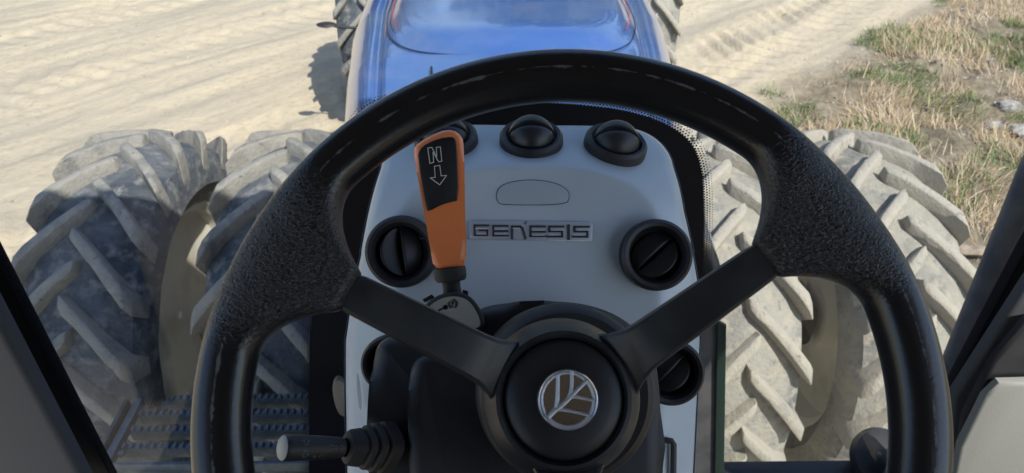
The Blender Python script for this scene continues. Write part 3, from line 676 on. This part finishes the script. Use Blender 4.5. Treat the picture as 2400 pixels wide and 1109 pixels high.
# gate below it
GN = CN; g0 = pix(1060, 730, .585)
gp = lambda x, y, h=0: onplane(x, y, g0+GN*h, GN)
gate = slab('lever_gate', smooth_poly([gp(x, y) for x, y in ((985, 760), (988, 720), (1020, 692), (1065, 682), (1100, 690), (1128, 725), (1138, 760), (1120, 780), (1060, 790))], 2), GN, .03, 'dull', T, .004, 3)
slab('gate_plate', smooth_poly([gp(x, y, .0006) for x, y in ((998, 760), (1000, 722), (1030, 700), (1066, 693), (1098, 702), (1120, 735), (1128, 762), (1115, 770), (1060, 780))], 2), GN, .002, 'beige', gate)
gc = lambda x, y: gp(940+x/6.16, 620+y/6.16, .0007)
arc = lambda cx, cy, r, a0, a1, n=14: [gc(cx+r*math.cos(rad(a0+(a1-a0)*i/n)), cy+r*math.sin(rad(a0+(a1-a0)*i/n))) for i in range(n+1)]
strokes('parking_symbol', [(arc(745, 568, 48, 0, 360), False), (arc(745, 568, 66, -85, 55), False), (arc(745, 568, 66, 110, 200), False), ([gc(738, 598), gc(733, 545), gc(752, 541), gc(760, 553), gc(752, 567), gc(737, 570)], False)], GN, .0006, .0002, 'frit', gate)
slab('gate_dot', arc(640, 618, 36, 0, 345, 23), GN, .0006, 'frit', gate)
strokes('gate_line', [([gc(640, 618), gc(560, 655), gc(500, 700)], False)], GN, .0014, .0002, 'frit', gate)
slab('gate_clip', [gp(x, y, -.004) for x, y in ((990, 702), (1012, 690), (1016, 696), (994, 708))], GN, .01, 'black', gate)
slab('gate_stop', [gp(x, y, -.004) for x, y in ((1085, 679), (1096, 682), (1097, 692), (1083, 688))], GN, .01, 'black', gate)

# steering wheel
WE = rad(46); WN = Vector((0, -math.cos(WE), math.sin(WE))); WU = Vector((0, math.sin(WE), math.cos(WE))); WX = Vector((1, 0, 0))
WO = pix(1345, 950, .40)
sw = lambda a, b, h=0: WO+WX*a+WU*b+WN*h
RO, RI = .2135, .1825
def to_w(px, py, h=0): q = onplane(px, py, WO+WN*h, WN)-WO; return q.dot(WX), q.dot(WU)
e1 = to_w(815, 681, -.004); e2 = to_w(1800, 606, -.004); sp_ang = [math.atan2(e1[1], e1[0]), math.atan2(e2[1], e2[0]), -math.pi/2]
sp_r = [math.hypot(*e1), math.hypot(*e2), .148]
P = []; crease = []; wear = []
NT, NPH = 420, 40
for i in range(NT):
    th = 2*math.pi*i/NT; ri = RI; fl = 0
    for a, r in zip(sp_ang, sp_r):
        d = abs((th-a+math.pi) % (2*math.pi)-math.pi); u = (d-rad(5.0))/rad(13.5)
        if u < 1:
            k = 1 if u <= 0 else (1-u)**2.0
            ri = min(ri, RI-(RI-r+.002)*k); fl = max(fl, k)
    rc, hwid = (RO+ri)/2, (RO-ri)/2; row = []
    for j in range(NPH):
        ph = 2*math.pi*j/NPH; c_, s_ = math.cos(ph), math.sin(ph)
        r = rc+hwid*math.copysign(abs(c_)**.85, c_)
        tt = np.clip((RO-r)/.036, 0, 1); b = .0150-.004*fl*np.clip((RO-r-.03)/.03, 0, 1)
        z = b*math.copysign(abs(s_)**.8, s_) - .003*fl*np.clip((RO-r-.02)/.04, 0, 1)
        row.append(sw(r*math.cos(th), r*math.sin(th), z))
        crease.append(min(1, .06+1.2*fl**.6))
        wear.append(max(0, 1-abs((RO-r)-.0160)/.0045)*(1 if s_ > .3 else 0)*max(0, 1-fl*1.5))
    P.append(row)
wheel_o = grid('steering_wheel', P, 'leather', T, closeu=True, closev=True, sharp=80)
wheel_o['label'] = 'black leather-grained steering wheel'
for nm, vals in (('crease', crease), ('wear', wear)):
    at_ = wheel_o.data.attributes.new(nm, 'FLOAT', 'POINT'); at_.data.foreach_set('value', np.array(vals, dtype=np.float32))
HD = .042
for k, (a, r) in enumerate(zip(sp_ang, sp_r)):
    d = Vector((math.cos(a), math.sin(a))); s = Vector((-d.y, d.x)); rows = []
    for i in range(15):
        t = i/14; rr = .0385+(r+.002-.0385)*t
        hwd = .0118+.0035*(1-t)+.008*max(0, 1-t/.2)**2; h = -HD*(1-t)**1.2*.72-.007-.010*max(0, 1-t/.22)**1.5
        if i == 14: hwd *= .93
        th = .007
        sec = [(-1, -.7), (-1, .45), (-.93, .8), (-.80, 1), (.80, 1), (.93, .8), (1, .45), (1, -.7), (.8, -1), (-.8, -1)]
        rows.append([sw(d.x*rr+s.x*hwd*u, d.y*rr+s.y*hwd*u, h+th*v-(.001 if i == 14 else 0)) for u, v in sec])
    grid('spoke', rows, 'spoke', wheel_o, closev=True, cap=True, sharp=28)
ho = sw(0, 0, 0)
hx, hy = to_w(1322, 936, -HD+.008); ho = sw(hx, hy, 0)
revolve('hub', [(.0375, -HD+.0045), (.0395, -HD+.0085), (.0420, -HD+.008), (.0450, -HD+.003), (.0485, -HD-.004), (.0510, -HD-.012), (.0515, -HD-.03), (.03, -HD-.035)], ho, WN, 'spoke', wheel_o, 72)
revolve('hub_cap', [(.0, -HD+.0115), (.015, -HD+.0113), (.028, -HD+.0100), (.0345, -HD+.0078), (.0366, -HD+.006), (.0372, -HD+.001)], ho, WN, 'black', wheel_o, 72, sharp=60)
# emblem
ex, ey = to_w(1331, 937, -HD+.014); eo = sw(ex, ey, -HD+.0125); ER = .0187
em = revolve('emblem', [(ER*.80, .0006), (ER*.90, .0008), (ER*.93, .0022), (ER*.965, .0027), (ER, .0018), (ER*1.01, -.002)], eo, WN, 'chrome', wheel_o, 64)
tube('emblem_band', [eo+WX*(ER*.86*math.cos(k*.1309))+WU*(ER*.86*math.sin(k*.1309))+WN*.0006 for k in range(48)], .0011, 'satin', wheel_o, 8, True)
revolve('emblem_mirror', [(0, .0013), (ER*.4, .0011), (ER*.85, .0003)], eo, WN, 'chrome', wheel_o, 48)
def es(x, y, h=.0012): return eo+WX*((x-595)/410*ER)-WU*((y-575)/410*ER)+WN*h
def branch(pts, w0, w1):
    pts = [Vector((x, y)) for x, y in pts]; q = []
    for i in range(len(pts)-1):
        for k in range(6):
            t = k/6; p0 = pts[max(0, i-1)]; p1 = pts[i]; p2 = pts[i+1]; p3 = pts[min(len(pts)-1, i+2)]
            q.append(.5*((2*p1)+(p2-p0)*t+(2*p0-5*p1+4*p2-p3)*t*t+(3*p1-p0-3*p2+p3)*t**3))
    q.append(pts[-1]); n_ = len(q)
    tube('emblem_branch', [es(p.x, p.y) for p in q], [(w0+(w1-w0)*i/(n_-1))/410*ER for i in range(n_)], 'satin', wheel_o, 8)
branch([(330, 790), (420, 710), (520, 640), (610, 560), (700, 470), (860, 320)], 42, 26)
branch([(430, 700), (450, 600), (460, 450), (468, 250)], 32, 24)
branch([(590, 580), (635, 480), (652, 360), (656, 200)], 30, 22)
branch([(640, 540), (720, 540), (800, 560), (940, 585)], 28, 22)
branch([(440, 700), (540, 710), (660, 730), (860, 775)], 28, 22)
box('fold', (0, 0, 0), (.0001, .0001, .0001), 'black', wheel_o) if False else None

# cab pillars and side trim
def post(name, px_pts, y, depth, m, bev=.006, parent=T):
    return slab(name, [ony(a, b, y) for a, b in px_pts], Vector((0, -1, 0)), depth, m, parent, bev, 3)
lpz = post('pillar', ((-760, -300), (-540, -300), (-62, 650), (222, 1180), (-160, 1180)), .80, .03, 'grey2', .012)
lpz['label'] = 'grey trimmed left cab pillar'
post('pillar_seal', ((-480, -300), (-14, 590), (292, 1180), (205, 1180), (-70, 620), (-560, -300)), .86, .02, 'frit', .002)
V = []; F = []
a, b = ony(-12, 592, .862), ony(293, 1181, .862); d = (b-a).normalized(); s = Vector((d.z, 0, -d.x)); s = s if s.x > 0 else -s
for i in range(int((b-a).length/.0056)):
    for k in range(3):
        r = .0027-.0005*k; q = a+d*(.0056*i+(.0028 if k % 2 else 0))+s*(.001+.005*k); j = len(V)
        V += [q+Vector((r*math.cos(t*1.047), 0, r*math.sin(t*1.047))) for t in range(6)]; F.append(tuple(range(j, j+6)))
o = mesh('seal_dots', V, F, 'frit', lpz, None); o['kind'] = 'stuff'
ta, tb = ony(2440, 400, .98), ony(2215, 860, .98)
tc = Vector((ta.x+.05, .98, 3.1)); 
tube('round_post', [tc, ta+Vector((.018, 0, 0)), tb+Vector((.045, 0, 0)), Vector((tb.x+.05, .98, 1.2))], .046, 'metal', T, 28)
post('pillar_seal', ((2520, 380), (2400, 590), (2232, 905), (2225, 960), (2250, 960), (2420, 640), (2540, 430)), .86, .02, 'frit', .004)
post('pillar', ((2620, 380), (2420, 655), (2236, 935), (2215, 1180), (2330, 1180), (2460, 880), (2700, 500)), .80, .02, 'grey2', .008)
post('pillar_trim', ((2700, 700), (2420, 745), (2330, 850), (2262, 985), (2235, 1180), (2420, 1180), (2700, 900)), .76, .015, 'black', .006)
post('side_console', ((2800, 880), (2420, 900), (2345, 902), (2310, 935), (2252, 1050), (2225, 1180), (2800, 1180)), .74, .015, 'light', .006)
# dark lamp and bar outside on the right, below the window
lo_ = onz(2075, 1075, 1.35)
lamp = revolve('work_lamp', [(0, .02), (.05, .018), (.072, .005), (.078, -.02), (.05, -.06), (0, -.07)], lo_, Vector((-.1, -.6, 1)), 'black', T, 40); lamp['label'] = 'round dark lamp housing low on the right'
revolve('lamp_bolt', [(0, .024), (.006, .023), (.007, .017)], lo_+Vector((-.02, .01, 0)), Vector((-.1, -.6, 1)), 'metal', lamp, 12)
ba, bb = onz(1690, 1095, 1.3), onz(2110, 1100, 1.3)
box('lamp_bar', (ba.x-.05, ba.y-.09, 1.25), (bb.x, ba.y+.02, 1.30), 'black', T, .008)

# rest of the cab round the driver: floor, roof, light-blocking rear wall, corner posts
box('cab_roof', (-1.02, -1.45, 3.20), (1.02, .86, 3.38), 'liner', T, .03)
box('cab_floor', (-.86, -1.3, 1.33), (.86, .975, 1.37), 'dull', T)
box('light_block_wall', (-.80, -1.34, 1.42), (.80, -1.30, 3.19), 'liner', T)  # closed up to the roof, no window, to keep out light from behind
for s in (-1, 1):
    box('cab_post', (s*.80-.05, -1.36, 2.15), (s*.80+.05, -1.26, 3.2), 'grey2', T)
    box('door_sill', (min(s*.82, s*.86), -1.3, 1.375), (max(s*.82, s*.86), .45, 1.62), 'grey2', T)
seat_ = box('driver_seat', (-.26, -.95, 1.85), (.26, -.42, 2.0), 'dull', T, .04)
box('seat_back', (-.26, -1.08, 2.0), (.26, -.951, 2.75), 'dull', seat_, .04)
